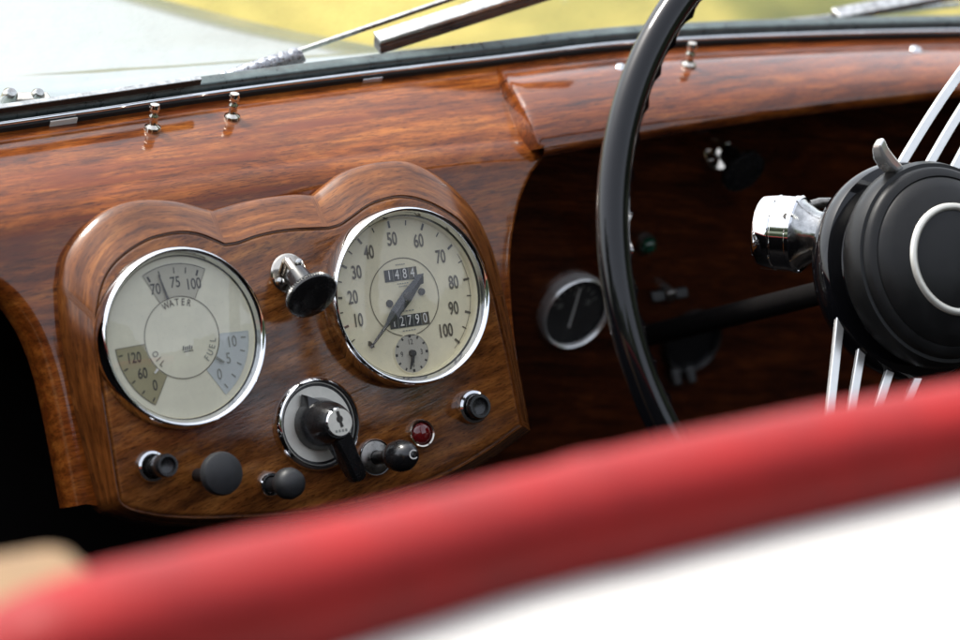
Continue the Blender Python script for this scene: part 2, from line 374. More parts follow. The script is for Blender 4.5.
lb = [r[0] for r in face]; rb = [r[-1] for r in rail[24:-1]]+[r[-1] for r in face]
# pick the sign so that the rounding leaves the face
def sgn(border, inner):
    i = len(border)//2; tg = (border[i+1]-border[i-1]).normalized(); return 1 if tg.cross(NA).dot(border[i]-inner[i]) > 0 else -1
fb.sweep(edge_round(lb, sgn(lb, [r[5] for r in face]), .011, .004, 3), 'fascia')
fb.sweep(edge_round(rb, sgn([r[-1] for r in face], [r[-6] for r in face]), .0035, .10, 0), 'fascia')
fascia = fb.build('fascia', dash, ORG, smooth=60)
# cowl rail on the driver's side: a thicker overhanging lip
seam = [(p.x, p.y) for p in spline([Vector((*p, 0)) for p in [(500, 64), (512, 79), (524, 98), (533, 118), (540, 138), (544, 148)]], 40)]
lip_px = [(544, 148), (580, 141.5), (640, 131.5), (700, 121.5), (760, 112.5), (830, 103), (900, 95), (960, 88.5), (1060, 80)]
A = clip_px(ws_px, 500, 1060); Bl = [(p.x, p.y) for p in spline([Vector((*p, 0)) for p in lip_px], 120)]
def n_lip(q, t):
    a = (1-t)*R_(80); base = NW*(1-math.cos(a))/(1-math.cos(R_(80)))
    return base+.009*min(1, t*4)
cr = MB(); lipg = coons(A, Bl, seam, [A[-1], Bl[-1]], n_lip, 80, 30)
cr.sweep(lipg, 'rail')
le = [r[0] for r in lipg]                                                     # rounded end at the seam and thickness down to the fascia
cr.sweep([[p, p-XA*.0022-NA*.0012, p-XA*.003-NA*.004, p-XA*.003-NA*.022] for p in le], 'rail')
bt = lipg[-1]                                                                 # rounded lower edge and the underside
und = []
for p in bt:
    row = [p]
    for k in range(1, 7):
        th = R_(100)*k/6; row.append(p-UA*(.006*math.sin(th))-NA*(.006*(1-math.cos(th))))
    row.append(row[-1]-NA*.10+UA*.004); und.append(row)
cr.sweep(und, 'rail')
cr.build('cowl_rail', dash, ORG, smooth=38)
# recessed panel in front of the driver, leaning in at its foot
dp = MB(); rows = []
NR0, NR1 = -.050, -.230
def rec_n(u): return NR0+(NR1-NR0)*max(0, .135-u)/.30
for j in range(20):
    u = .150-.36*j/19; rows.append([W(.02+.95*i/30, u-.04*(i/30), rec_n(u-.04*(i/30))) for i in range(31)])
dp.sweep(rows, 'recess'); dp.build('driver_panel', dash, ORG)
RECN = (UA.cross(XA)*1).normalized()
RN = (NA*1.0+UA*-(NR0-NR1)/.30).normalized()                                   # outward normal of that panel
if RN.dot(NA) < 0: RN = -RN
def at_rec(px, py, off=0.0): return on_plane(px, py, W(0, .135, NR0)+RN*off, RN)
# dark glovebox behind the left opening
gb = MB()
gb.box(W(-.40, -.06, -.16), (XA*.32, UA*.20, NA*.004), 'carpet'); gb.box(W(-.40, -.26, -.09), (XA*.32, UA*.004, NA*.07), 'carpet')
gb.box(W(-.40, .075, -.09), (XA*.32, UA*.004, NA*.065), 'carpet')
gb.build('glovebox', dash, ORG, smooth=0)
# ---- raised instrument panel
PN = .025
segs_o = [[(98, 506), (84, 450), (70, 390), (60, 330), (57, 285)],
          [(57, 285), (62, 258), (74, 238), (92, 219), (112, 207), (134, 201), (156, 200.5), (178, 203), (196, 207.5), (209, 211)],
          [(209, 211), (236, 203.5), (264, 198), (292, 195), (310, 196)],
          [(310, 196), (321, 187), (339, 174), (360, 166), (380, 162.5), (402, 162), (424, 171), (449, 188), (471, 213), (483, 236), (492, 261), (500, 296)],
          [(500, 296), (506.5, 325), (515, 370), (523, 413), (526, 432)],
          [(526, 432), (486, 460), (447, 481), (400, 499), (340, 514), (290, 522), (240, 526), (200, 527), (160, 525.5), (125, 519), (105, 513), (98, 506)]]
segs_i = [[(119, 501), (115, 478), (110, 445), (102, 395), (96, 345), (95, 315)],
          [(95, 315), (98, 293), (107, 270), (124, 252), (147, 238), (169, 232), (186, 230.5), (201, 233), (214, 238), (225, 243)],
          [(225, 243), (238, 241), (255, 235), (274, 230.5), (293, 228), (312, 227), (328, 226.5)],
          [(328, 226.5), (340, 223), (353, 214), (371, 202), (396, 195), (418, 197), (440, 206), (462, 221), (475, 240), (485, 262), (496, 298)],
          [(496, 298), (502, 325), (509.5, 358), (519, 408), (522.5, 426)],
          [(522.5, 426), (486, 452), (447, 474), (400, 491.5), (340, 506.5), (290, 514), (240, 517.5), (200, 518.5), (165, 517), (138, 512), (125, 507), (119, 501)]]
cnt = [26, 36, 20, 44, 22, 60]
def outline(segs, n):
    o = []
    for sg, k in zip(segs, cnt): o += [at(p.x, p.y, n) for p in spline([Vector((*p, 0)) for p in sg], k)][:-1]
    return o
oo = outline(segs_o, .0005); oi = outline(segs_i, PN)
ip = MB(); rows = [[p-NA*.010 for p in oo], [p+NA*(PN*.20) for p in oo], [a.lerp(b_, .03)-NA*(a.lerp(b_, .03).dot(NA)-a.dot(NA))+NA*(PN*.245) for a, b_ in zip(oo, oi)]]
K = 10
for k in range(1, K+1):
    t = .03+.97*k/K; h = .25+.75*(t**.92)
    rows.append([(a+(b_-a)*t)-NA*((b_-a).dot(NA)*t)+NA*((PN-.0005)*h) for a, b_ in zip(oo, oi)])
ip.sweep(rows, 'cove', True)
al = [0]
for a, b_ in zip(oo, oo[1:]): al.append(al[-1]+(b_-a).length)
brk = [0]
for c in cnt: brk.append(brk[-1]+c-1)
def piece(i): return max(k for k in range(len(brk)) if brk[k] <= i)
ip.gv = [(al[i]+.37*piece(i), .034*jr/len(rows)+.21*piece(i), 0) for jr in range(len(rows)) for i in range(len(oo))]
# groove and the flat board
cen = sum(oi, Vector())/len(oi)
def inset(pts, d, dn):
    o = []; k = len(pts)
    for i, p in enumerate(pts):
        tg = (pts[(i+1) % k]-pts[i-1]).normalized(); q = tg.cross(NA).normalized()
        if i == 0: sg_ = 1
        o.append(p-q*d*ORI+NA*dn)
    return o
tg = (oi[11]-oi[9]).normalized(); ORI = 1 if tg.cross(NA).dot(oi[10]-cen) > 0 else -1
g1 = inset(oi, .0006, -.0018); g2 = inset(oi, .0014, -.0018); g3 = inset(oi, .0022, .0); g4 = inset(oi, .0036, .0006)
ip.sweep([oi, g1, g2], 'cove', True); ip.sweep([g2, g3, g4], 'panel', True)
ip.poly(g4, 'panel')
ip.gv += [(al[i % len(al)], .04, 0) for i in range(len(ip.v)-len(ip.gv))]
ip.build('instrument_panel', dash, ORG, smooth=50)
PZ = PN+.0006                                                                 # the board's surface
# ---- gauges
def vec_ab(): return XA, UA
def gauge(name, px, py, half_h, label, zmax=.014, depth=.009):
    C = at(px, py, PZ+zmax*.7); C = C-NA*(NA.dot(C-W(0, 0, PZ))); Rr = half_h*mpp(C)
    e = empty(name, C, dash, label)
    b = MB(); prof = [(Rr*.985, -.001), (Rr, .002), (Rr*.998, zmax*.45), (Rr*.985, zmax*.75), (Rr*.972, zmax*.93), (Rr*.955, zmax), (Rr*.94, zmax*.97), (Rr*.915, zmax*.80), (Rr*.897, zmax*.6)]
    b.lathe(C, NA, prof, 'chrome', 128)
    b.lathe(C, NA, [(Rr*.897, zmax*.6), (Rr*.882, zmax*.50), (Rr*.865, zmax-depth-.001)], ['black', 'cream'], 128)
    b.build('bezel', e, C, smooth=60)
    g = MB(); g.lathe(C, NA, [(Rr*.896*q, zmax*.56+.0042*(1-q*q)) for q in (1, .9, .8, .7, .6, .5, .4, .3, .2, .1, 0)], 'glass', 64); g.build('glass', e, C, smooth=60)
    D = C+NA*(zmax-depth)
    return e, C, D, Rr
def dp_(D, Rr, ang, r, h=0): return D+(XA*math.sin(R_(ang))+UA*math.cos(R_(ang)))*(r*Rr)+NA*h
def arc_band(b, D, Rr, a0, a1, r0_, r1_, h, mat, k=32):
    o = [dp_(D, Rr, a0+(a1-a0)*i/k, r1_, h) for i in range(k+1)]; n = [dp_(D, Rr, a0+(a1-a0)*i/k, r0_, h) for i in range(k+1)]
    b.sweep([n, o], mat)
def tick(b, D, Rr, ang, r0_, r1_, w, h, mat):
    d = XA*math.sin(R_(ang))+UA*math.cos(R_(ang)); s_ = XA*math.cos(R_(ang))-UA*math.sin(R_(ang))
    b.poly([D+d*(r0_*Rr)+s_*w*Rr+NA*h, D+d*(r1_*Rr)+s_*w*Rr+NA*h, D+d*(r1_*Rr)-s_*w*Rr+NA*h, D+d*(r0_*Rr)-s_*w*Rr+NA*h], mat)
def ring_line(b, D, Rr, r, w, h, mat, a0=0, a1=360): arc_band(b, D, Rr, a0, a1, r-w, r+w, h, mat, 96)
# combination gauge
e, C, D, GR = gauge('combination_gauge', 184, 337.2, 92, 'round cream gauge with water, oil and fuel sectors, left of the speedometer', .013, .007)
b = MB(); b.lathe(D, NA, [(GR*.90, 0), (0, 0)], 'creamlight', 96)
h1, h2 = .0002, .0004
for ac, mt, ink in ((1, 'sector', 'ink'), (-120, 'sectorolive', 'ink'), (120, 'sectorblue', 'inkpale')):
    arc_band(b, D, GR, ac-28, ac+28, .455, .80, h1, mt)
    arc_band(b, D, GR, ac-28, ac+28, .80, .808, h2, ink if ac != 120 else 'sectorblue')
    for s_ in (-28, 28): tick(b, D, GR, ac+s_, .455, .80, .003, h2, 'inkbrown' if ac != 120 else 'sectorblue')
ring_line(b, D, GR, .447, .0045, h2, 'inkbrown')
for a, w in ((-24, .012), (-13, .007), (1, .006), (12, .007), (23, .012)): tick(b, D, GR, a, .70, .765, w, h2, 'ink')
def ptxt(b, D, txt, ang, r, size, mat, sx, tilt=0):
    ea = XA*math.cos(R_(tilt))-UA*math.sin(R_(tilt)); eb = UA*math.cos(R_(tilt))+XA*math.sin(R_(tilt))
    b.text(txt, dp_(D, GR, ang, r, h2), ea, eb, size*GR, mat, sx, .01*size*GR)
for t_, a in (('70', -23), ('75', 1), ('100', 22)): ptxt(b, D, t_, a, .60, .17, 'ink', .75)
for t_, a in (('120', -104), ('60', -122), ('0', -140)): ptxt(b, D, t_, a, .62, .165, 'ink', .72)
for a in (-98, -110, -122, -134, -145): tick(b, D, GR, a, .735, .785, .008, h2, 'ink')
for t_, a in (('10', 102), ('5', 120), ('0', 140)): ptxt(b, D, t_, a, .60, .17, 'inkpale', .75)
for a in (97, 108.5, 120, 131.5, 143): tick(b, D, GR, a, .71, .77, .008, h2, 'inkpale')
def arctext(b, D, txt, a0, da, r, size, mat, flip=False):
    for i, chx in enumerate(txt):
        a = a0+da*(i-(len(txt)-1)/2); ptxt(b, D, chx, a, r, size, mat, .8, a+(180 if flip else 0))
arctext(b, D, 'WATER', 0, 10.5, .385, .105, 'inkbrown')
arctext(b, D, 'OIL', -122, -10, .375, .10, 'inkbrown', True)
arctext(b, D, 'FUEL', 118, -11, .375, .105, 'inkpale', True)
for i in range(5):                                                            # tiny unreadable maker's mark
    q = dp_(D, GR, 160, .13, h2)+XA*(GR*.025*(i-2))
    b.poly([q-XA*GR*.008-UA*GR*.02, q+XA*GR*.006-UA*GR*.02, q+XA*GR*.016+UA*GR*.02*(1+.5*(i in (0, 3))), q+XA*GR*.002+UA*GR*.02*(1+.5*(i in (0, 3)))], 'ink')
b.poly([dp_(D, GR, 160, .16, h2)+XA*GR*.06*s_+UA*GR*q for s_, q in ((-1, -.012), (1, -.008), (1, .0), (-1, -.004))], 'ink')
b.build('dial', e, D, smooth=0, norm=False)
b = MB()
def needle(b, D, Rr, ang, r0_, r1_, w0, w1, h, mat):
    d = XA*math.sin(R_(ang))+UA*math.cos(R_(ang)); s_ = XA*math.cos(R_(ang))-UA*math.sin(R_(ang))
    P = [D+d*(r*Rr)+s_*(w*Rr*q)+NA*h for r, w in ((r0_, w0), (r1_, w1)) for q in (-1, 1)]
    P2 = [p+NA*.0006 for p in P]; b.add(P+P2, [(0, 1, 3, 2), (4, 6, 7, 5), (0, 2, 6, 4), (1, 5, 7, 3), (0, 4, 5, 1), (2, 3, 7, 6)], mat)
needle(b, D, GR, -14.5, .44, .73, .012, .006, .0012, 'ink')
b.build('needle', e, D, smooth=0)
b = MB(); needle(b, D, GR, -131, .46, .52, .012, .008, .0012, 'white'); b.build('needle', e, D, smooth=0)
b = MB(); needle(b, D, GR, 126, .45, .56, .012, .008, .0012, 'inkpale'); b.build('needle', e, D, smooth=0)
# speedometer
e, C, D, GR = gauge('speedometer', 410.5, 296, 91, 'round cream speedometer with numbers 10 to 100 and a small clock', .015, .0125)
b = MB(); b.lathe(D, NA, [(GR*.885, 0), (0, 0)], 'cream', 96)
ring_line(b, D, GR, .43, .0045, h2, 'inkbrown')
ang = [-131, -107, -84, -59, -34.5, -5, 25, 54, 83, 109, 134]
for i in range(10):
    r = .645 if i+1 < 9 else .63
    b.text(str((i+1)*10), dp_(D, GR, ang[i+1], r, h2), XA, UA, .205*GR, 'inkbrown', .62, .02*.205*GR)
for i in range(1, 11):
    tick(b, D, GR, ang[i], .775, .85, .013, h2, 'ink' if 5 <= i <= 7 else 'inkbrown')
    tick(b, D, GR, (ang[i]+ang[i-1])/2, .79, .845, .007, h2, 'ink' if 4 < i < 8 else 'inkbrown')
ring_line(b, D, GR, .835, .003, h2, 'inkbrown', 62, 140)
for k in range(4): tick(b, D, GR, -133, .66+.012*k, .675+.012*k, .05-.012*abs(k-1), h2+.0001*k, 'inkbrown')
def window(b, ca, cb, w, hgt, txt, sp):
    P = D+XA*ca*GR+UA*cb*GR
    b.poly([P+XA*(sx*w*GR)+UA*(sy*hgt*GR)+NA*h2 for sx, sy in ((-1, -1), (1, -1), (1, 1), (-1, 1))], 'drum')
    for i, chx in enumerate(txt):
        q = P+XA*(sp*(i-(len(txt)-1)/2)*GR)+NA*(h2+.0003)
        if i == len(txt)-1: 
            b.poly([q+XA*(sx*.042*GR)+UA*(sy*hgt*.92*GR)-NA*.00015 for sx, sy in ((-1, -1), (1, -1), (1, 1), (-1, 1))], 'inkbrown')
        b.text(chx, q, XA, UA, .155*GR, 'white', .72)
    for k in range(len(txt)-1):
        q = P+XA*(sp*(k-(len(txt)-2)/2)*GR)+NA*(h2+.0002)
        b.poly([q+XA*(sx*.003*GR)+UA*(sy*hgt*GR) for sx, sy in ((-1, -1), (1, -1), (1, 1), (-1, 1))], 'inkpale')
window(b, -.01, .25, .205, .066, '1484', .098); window(b, .02, -.265, .25, .068, '12790', .098)
for ca, cb in ((-.2, -.05), (.22, .03)): b.lathe(D+XA*ca*GR+UA*cb*GR, NA, [(.042*GR, .0002), (.038*GR, .0012), (0, .0014)], 'ink', 20)
for i, (cb, w) in enumerate(((.36, .05), (.15, .06), (.12, .045), (-.155, .08), (-.37, .07))):   # tiny print too small to read
    for k in range(5): b.poly([D+XA*(w*(k-2)*.5+sx*w*.17)*GR+UA*(cb+sy*.006)*GR+NA*h2 for sx, sy in ((-1, -1), (1, -1), (1, 1), (-1, 1))], 'inkpale')
CK = D+UA*(-.625*GR)-XA*.01*GR
b.lathe(CK, NA, [(.215*GR, .0003), (0, .0003)], 'clock', 40); b.lathe(CK, NA, [(.218*GR, .0002), (.222*GR, .0006), (.212*GR, .0006)], 'cream', 40)
for i in range(12):
    tick(b, CK, GR, i*30, .175, .205, .010 if i % 3 else .014, .0005, 'ink')
for t_, a in (('12', 0), ('3', 90), ('6', 180), ('9', 270)): b.text(t_, dp_(CK, GR, a, .125, .0005), XA, UA, .085*GR, 'ink', .8)
b.build('dial', e, D, smooth=0, norm=False)
b = MB(); na = -133; d = XA*math.sin(R_(na))+UA*math.cos(R_(na)); s_ = XA*math.cos(R_(na))-UA*math.sin(R_(na)); PV = D+NA*.0035
def blade(b, seq, mat, mat2, th=.0012):
    for q, mt in ((1, mat), (-1, mat2)):
        top = [PV+d*(r*GR)+s_*(w*GR*q) for r, w in seq]; mid = [PV+d*(r*GR)+NA*th for r, w in seq]
        b.sweep([top, mid], mt)
blade(b, [(-.33, .004), (-.25, .070), (-.21, .05), (0, .070), (.26, .062), (.42, .022), (.74, .012)], 'black', 'blackmatt')
b.lathe(PV, NA, [(.05*GR, -.003), (.05*GR, .0016), (.03*GR, .0026), (0, .0028)], 'ink', 24)
b.build('needle', e, PV, smooth=20)
b = MB(); needle(b, CK, GR, 197, -.03, .18, .012, .008, .0014, 'ink'); needle(b, CK, GR, 190, 0, .11, .016, .012, .0022, 'ink')
b.lathe(CK, NA, [(.04*GR, .0006), (.035*GR, .003), (0, .0032)], 'ink', 20); b.build('clock_hand', e, CK, smooth=30)
# ammeter in the dark recess
C = at_rec(575, 312, .005); AR = 41*mpp(C); e = empty('ammeter', C, dash, 'small black faced ammeter with chrome ring in the shaded recess')
b = MB(); b.lathe(C, RN, [(AR*.99, -.006), (AR, -.002), (AR*.99, .001), (AR*.96, .003), (AR*.92, .004), (AR*.88, .003), (AR*.86, .001), (AR*.85, -.003)], ['alloy']*6+['black'], 64); b.build('bezel', e, C)
RU = (UA-RN*UA.dot(RN)).normalized()
b = MB(); b.lathe(C, RN, [(AR*.86, -.003), (0, -.003)], 'dialblack', 48)
def rtick(b, ang, r0_, r1_, w, mat):
    d = XA*math.sin(R_(ang))+RU*math.cos(R_(ang)); s_ = XA*math.cos(R_(ang))-RU*math.sin(R_(ang)); 
    b.poly([C+d*(r*AR)+s_*(w*AR*q)-RN*.0026 for r, q in ((r0_, -1), (r1_, -1), (r1_, 1), (r0_, 1))], mat)
for k in range(-4, 5): rtick(b, k*17, .58, .70, .012, 'inkpale')
for t_, a in (('20', -68), ('0', 0), ('20', 68)): b.text(t_, C+(XA*math.sin(R_(a))+RU*math.cos(R_(a)))*(AR*.44)-RN*.0026, XA, RU, AR*.2, 'inkpale', .8)
b.build('dial', e, C, smooth=0, norm=False)
b = MB(); d = XA*.14+RU*.99
b.tube([C-d*AR*.45-RN*.0018, C+d*AR*.62-RN*.0018], [AR*.024, AR*.018], 'white', 6); b.build('needle', e, C, smooth=0)
b = MB(); b.lathe(C, RN, [(AR*.87, .001), (0, .001)], 'glass', 40); b.build('glass', e, C, smooth=0)
# ---- ignition switch
C = at(318, 424, PZ+.003); C -= NA*NA.dot(C-W(0, 0, PZ)); IR = 47.5*mpp(C)
e = empty('ignition_switch', C, dash, 'ignition switch with black lever, keyhole and silver plate in a chrome ring')
b = MB(); b.lathe(C, NA, [(IR, -.001), (IR, .002), (IR*.97, .005), (IR*.92, .0062), (IR*.87, .005), (IR*.845, .0028)], 'chrome', 96); b.build('bezel', e, C)
b = MB(); b.lathe(C, NA, [(IR*.845, .0026), (IR*.80, .0026), (0, .003)], ['black', 'silver'], 64); b.build('plate', e, C)
b = MB(); LB = 26*mpp(C)
b.lathe(C, NA, [(LB*1.02, .003), (LB*1.0, .008), (LB*.90, .014), (LB*.80, .022), (LB*.66, .028), (LB*.60, .030), (LB*.55, .030)], 'black', 48)
# pointer at the top and the long lever down to the right
lvd = (at(366, 480, PZ+.022)-(C+NA*.022)); lvd -= NA*lvd.dot(NA); ll = lvd.length; lvd.normalize(); lvs = NA.cross(lvd)
secs = [(0.1, .46, .012, .026), (.35, .42, .011, .026), (.6, .36, .010, .023), (.85, .34, .009, .021), (.96, .30, .009, .019), (1.0, .16, .010, .017)]
rows = []
for f, w, na_, nb_ in secs:
    w *= LB; rows.append([C+lvd*(ll*f)+lvs*(w*a)+NA*(nb_*bb+na_*(1-bb)) for a, bb in ((-1, .1), (-1, .75), (-.7, 1), (.7, 1), (1, .75), (1, .1), (.7, 0), (-.7, 0))])
b.sweep(rows, 'black', True); b.poly(rows[-1], 'black')
pt = -lvd; 
b.add([C+pt*LB*.8+lvs*LB*.45+NA*.004, C+pt*LB*.8-lvs*LB*.45+NA*.004, C+pt*LB*1.35+NA*.004, C+pt*LB*.7+lvs*LB*.4+NA*.014, C+pt*LB*.7-lvs*LB*.4+NA*.014, C+pt*LB*1.25+NA*.011], [(3, 4, 5), (0, 3, 5, 2), (4, 1, 2, 5), (0, 1, 4, 3)], 'black')
b.build('lever', e, C, smooth=35)
b = MB(); L0 = C+NA*.030; b.lathe(C, NA, [(LB*.56, .028), (LB*.56, .0312), (LB*.52, .0322), (0, .0322)], ['chrome', 'chrome', 'silver'], 40)
kh = NA*.0324
b.lathe(L0+UA*LB*.12, NA, [(LB*.14, .0024), (0, .0024)], 'ink', 20)
b.poly([L0+NA*.00242+XA*(x*LB)+UA*(u*LB) for x, u in ((-.08, .15), (-.12, .42), (.0, .44), (.08, .15))], 'ink'); b.poly([L0+NA*.00242+XA*(x*LB)+UA*(u*LB) for x, u in ((-.05, .1), (.05, .1), (.13, -.18), (.0, -.22))], 'ink')
for k in range(4): b.poly([L0+NA*.00242+XA*((-.21+.14*k+x)*LB)+UA*((-.33+u)*LB) for x, u in ((-.045, -.05), (.045, -.05), (.045, .05), (-.045, .05))], 'inkpale')
b.build('lock_barrel', e, C, smooth=30)
# ---- small knobs
def base_at(px, py, off=.003):
    C = at(px, py, PZ+off); return C-NA*NA.dot(C-W(0, 0, PZ))
def push_switch(px, py, hh, tip, label):
    C = base_at(px, py); r = hh*mpp(C); e = empty('push_switch', C, dash, label); L = tip
    b = MB(); b.lathe(C, NA, [(r, -.001), (r, .002), (r*.93, .0042), (r*.78, .0048), (r*.66, .004), (r*.62, .002)], 'chrome', 40); b.build('bezel', e, C)
    b = MB(); b.lathe(C, NA, [(r*.60, 0), (r*.60, L*.55), (r*.70, L*.6), (r*.72, L*.92), (r*.66, L), (r*.52, L), (r*.45, L-.0025), (0, L-.0035)], 'black', 40); b.build('button', e, C)
    return e
s1 = push_switch(152, 466.5, 16.5, .026, 'small black push switch in chrome ring at lower left of the panel')
s2 = push_switch(473.5, 407, 17.5, .012, 'short black push switch in chrome ring at right of the panel')
C = base_at(200, 475); e = empty('starter_knob', C, dash, 'flat black disc knob with no chrome ring')
r = 22*mpp(C)
b = MB(); b.lathe(C, NA, [(r*.3, -.001), (r*.3, .026), (r*.85, .027), (r*.98, .030), (r, .033), (r*.94, .036), (r*.75, .0372), (0, .0385)], 'blackmatt', 48); b.build('disc', e, C)
C = base_at(271, 484.5); e = empty('pull_knob', C, dash, 'small round black pull knob on a short stem below the ignition switch'); r = 16*mpp(C)
b = MB(); b.lathe(C, NA, [(r*.82, -.001), (r*.82, .003), (r*.7, .0048), (r*.55, .004), (r*.5, .001)], 'chrome', 40); b.build('bezel', e, C)
b = MB(); b.lathe(C, NA, [(r*.46, 0), (r*.46, .018), (r*.8, .0205), (r*.98, .0245), (r, .028), (r*.9, .032), (r*.6, .0345), (0, .0355)], 'blackmatt', 40); b.build('knob', e, C)
C = base_at(376.5, 457.5); e = empty('pull_knob', C, dash, 'round black pull knob marked with a white letter C'); r = 16*mpp(C)
b = MB(); b.lathe(C, NA, [(r*1.18, -.001), (r*1.18, .0015), (r*1.12, .0026), (r*1.05, .0022), (r*.95, .003), (r*.45, .0035)], ['chrome', 'chrome', 'black', 'steel', 'steel'], 40); b.build('bezel', e, C)
b = MB(); b.lathe(C, NA, [(r*.42, 0), (r*.42, .022), (r*.62, .023), (r*.92, .028), (r, .034), (r*.93, .040), (r*.68, .0455), (r*.35, .048), (0, .0488)], 'black', 40)
b.text('C', C+NA*.0492+XA*r*.05, XA, UA, r*.85, 'white', 1.0); b.build('knob', e, C, norm=True)
C = base_at(422.5, 433.5); e = empty('warning_lamp', C, dash, 'round red warning lamp beside the knob marked C'); r = 14.5*mpp(C)
b = MB(); b.lathe(C, NA, [(r, -.001), (r, .002), (r*.92, .0034), (r*.82, .003), (r*.78, .001)], 'nickel', 40); b.build('bezel', e, C)
b = MB(); b.lathe(C, NA, [(r*.79, .0008), (r*.7, .0028), (r*.45, .0042), (0, .0048)], 'ruby', 24); b.build('lens', e, C)
# ---- hinged pull handles (two alike)
HAX = (vdir*.63+CR*.60*.78-CU*.80*.78).normalized()
C = base_at(290, 273); e1 = empty('pull_handle', C, dash, 'black ribbed pull handle between the two cream gauges')
k = mpp(C)
b = MB(); b.lathe(C, NA, [(20*k, -.001), (20*k, .0012), (18.5*k, .002), (0, .002)], 'nickel', 32)
for px, py in ((-13, 9), (12, -11)):
    q = C+(CR*px-CU*py)*k; q -= NA*NA.dot(q-C); b.lathe(q, NA, [(4.5*k, .0018), (4.2*k, .0035), (2*k, .0046), (0, .0048)], 'chromeworn', 16)
b.build('bracket', e1, C, smooth=35)
b = MB(); H0 = C+(CR*(-3)+CU*12)*k; H0 -= NA*NA.dot(H0-C); H0 += NA*.003
L = 62*k
b.tube([H0, H0+HAX*L*.40], 4.2*k, 'nickel', 16); b.build('rod', e1, H0)
b = MB(); rk = 27*k
b.lathe(H0, HAX, [(0, L*.30), (8*k, L*.31), (11*k, L*.34), (12.5*k, L*.60), (14*k, L*.72), (20*k, L*.80), (rk*.97, L*.84)], 'black', 60)
n = 120; e1_ = HAX.orthogonal().normalized(); e2_ = HAX.cross(e1_); rws = []
for h in (L*.84, L*.885): rws.append([H0+HAX*h+(e1_*math.cos(2*math.pi*i/n)+e2_*math.sin(2*math.pi*i/n))*rk*(1.0 if i % 2 else .955) for i in range(n)])
b.sweep(rws, 'black', True)
b.lathe(H0, HAX, [(rk*.97, L*.885), (rk, L*.90), (rk*.98, L*.935), (rk*.88, L*.96), (rk*.4, L*.97), (0, L*.972)], 'black', 60); b.build('knob', e1, H0, smooth=35)
tgt = at_rec(718, 153)
copy_part(e1, tgt-WL[e1], dash, 'black ribbed pull handle under the cowl rail, left of the steering wheel hub')
# green lamp and hidden fittings in the recess
C = at_rec(645, 243); e = empty('warning_lamp', C, dash, 'small green warning lamp in the shaded recess behind the wheel rim'); r = 11*mpp(C)
b = MB(); b.lathe(C, RN, [(r, -.001), (r, .003), (r*.9, .005), (r*.78, .004)], 'steel', 32); b.build('bezel', e, C)
b = MB(); b.lathe(C, RN, [(r*.8, .003), (r*.7, .007), (r*.4, .009), (0, .0095)], 'emerald', 24); b.build('lens', e, C)
C = at_rec(690, 340); r = 34*mpp(C)
b = MB(); b.lathe(C, RN, [(r, -.004), (r, .004), (r*.93, .007), (r*.85, .004), (r*.84, .001), (0, .001)], ['gunmetal']*3+['dialblack']*2, 48); b.build('blank_gauge', dash, C, label='dim dark round gauge in the shadow of the recess')
C = at_rec(668, 293, .006); k = mpp(C)
b = MB(); b.lathe(C, RN, [(7*k, -.008), (7*k, .004), (5*k, .006), (0, .006)], 'steel', 20)
for sg in (-1, 1): b.box(C+XA*sg*14*k+RN*.002, (XA*8*k, UA*5*k, RN*.0015), 'gunmetal')
b.build('wing_nut', dash, C, bevel=.0015, label='dull metal wing nut in the dark recess')
C = at_rec(682, 374, .006); b = MB()
for sg in (-1, 1): b.box(C+XA*sg*9*k, (XA*6*k, UA*9*k, RN*.004), 'gunmetal')
b.build('clamp', dash, C, bevel=.002)
# studs and screws on the rail
def rail_point(px, py, grid):
    best = None
    for row in grid:
        for p in row:
            q = p-EYE; z = q.dot(-vdir); x = 480+q.dot(CR)/z/PXF; y = 320-q.dot(CU)/z/PXF; dd = (x-px)**2+(y-py)**2
            if best is None or dd < best[0]: best = (dd, p)
    return best[1]
sax = (NA*.5+UA*.86).normalized()
P1 = rail_point(152, 129, rail)
P1 = EYE+ray(152.5, 129)*(P1-EYE).length; k = mpp(P1)
b = MB(); b.lathe(P1, sax, [(8.5*k, -.003), (8.5*k, .001), (8*k, .0022), (5*k, .0032), (4.5*k, .0042), (4.4*k, .0075), (5.2*k, .0085), (5.2*k, .0095), (3.4*k, .0105), (3.4*k, .0118), (5*k, .0125), (5.5*k, .0148), (4.6*k, .0172), (0, .018)], 'nickel', 28)
st = b.build('fastener_stud', dash, P1, smooth=50)
for px, py, gr in ((232, 118, rail), (688.5, 66, lipg)):
    q = rail_point(px, py, gr); q = EYE+ray(px, py)*(q-EYE).length; copy_part(st, q-P1, dash)
for px, py, rr in ((622, 68, 6.5), (916, 50, 6)):
    q = rail_point(px, py, lipg); q = EYE+ray(px, py)*(q-EYE).length; k = mpp(q); ax = (NA*.75+UA*.66).normalized()
    b = MB(); b.lathe(q, ax, [(rr*k, -.002), (rr*k, .0006), (rr*k*.7, .0016), (0, .0018)], 'chrome', 24)
    s2_ = ax.cross(XA).normalized(); b.box(q+ax*.0019, (XA*rr*k*.8*.5+s2_*rr*k*.4, (s2_*.9-XA*.5)*.0004, ax*.0002), 'ink'); b.build('screw', dash, q, smooth=40)
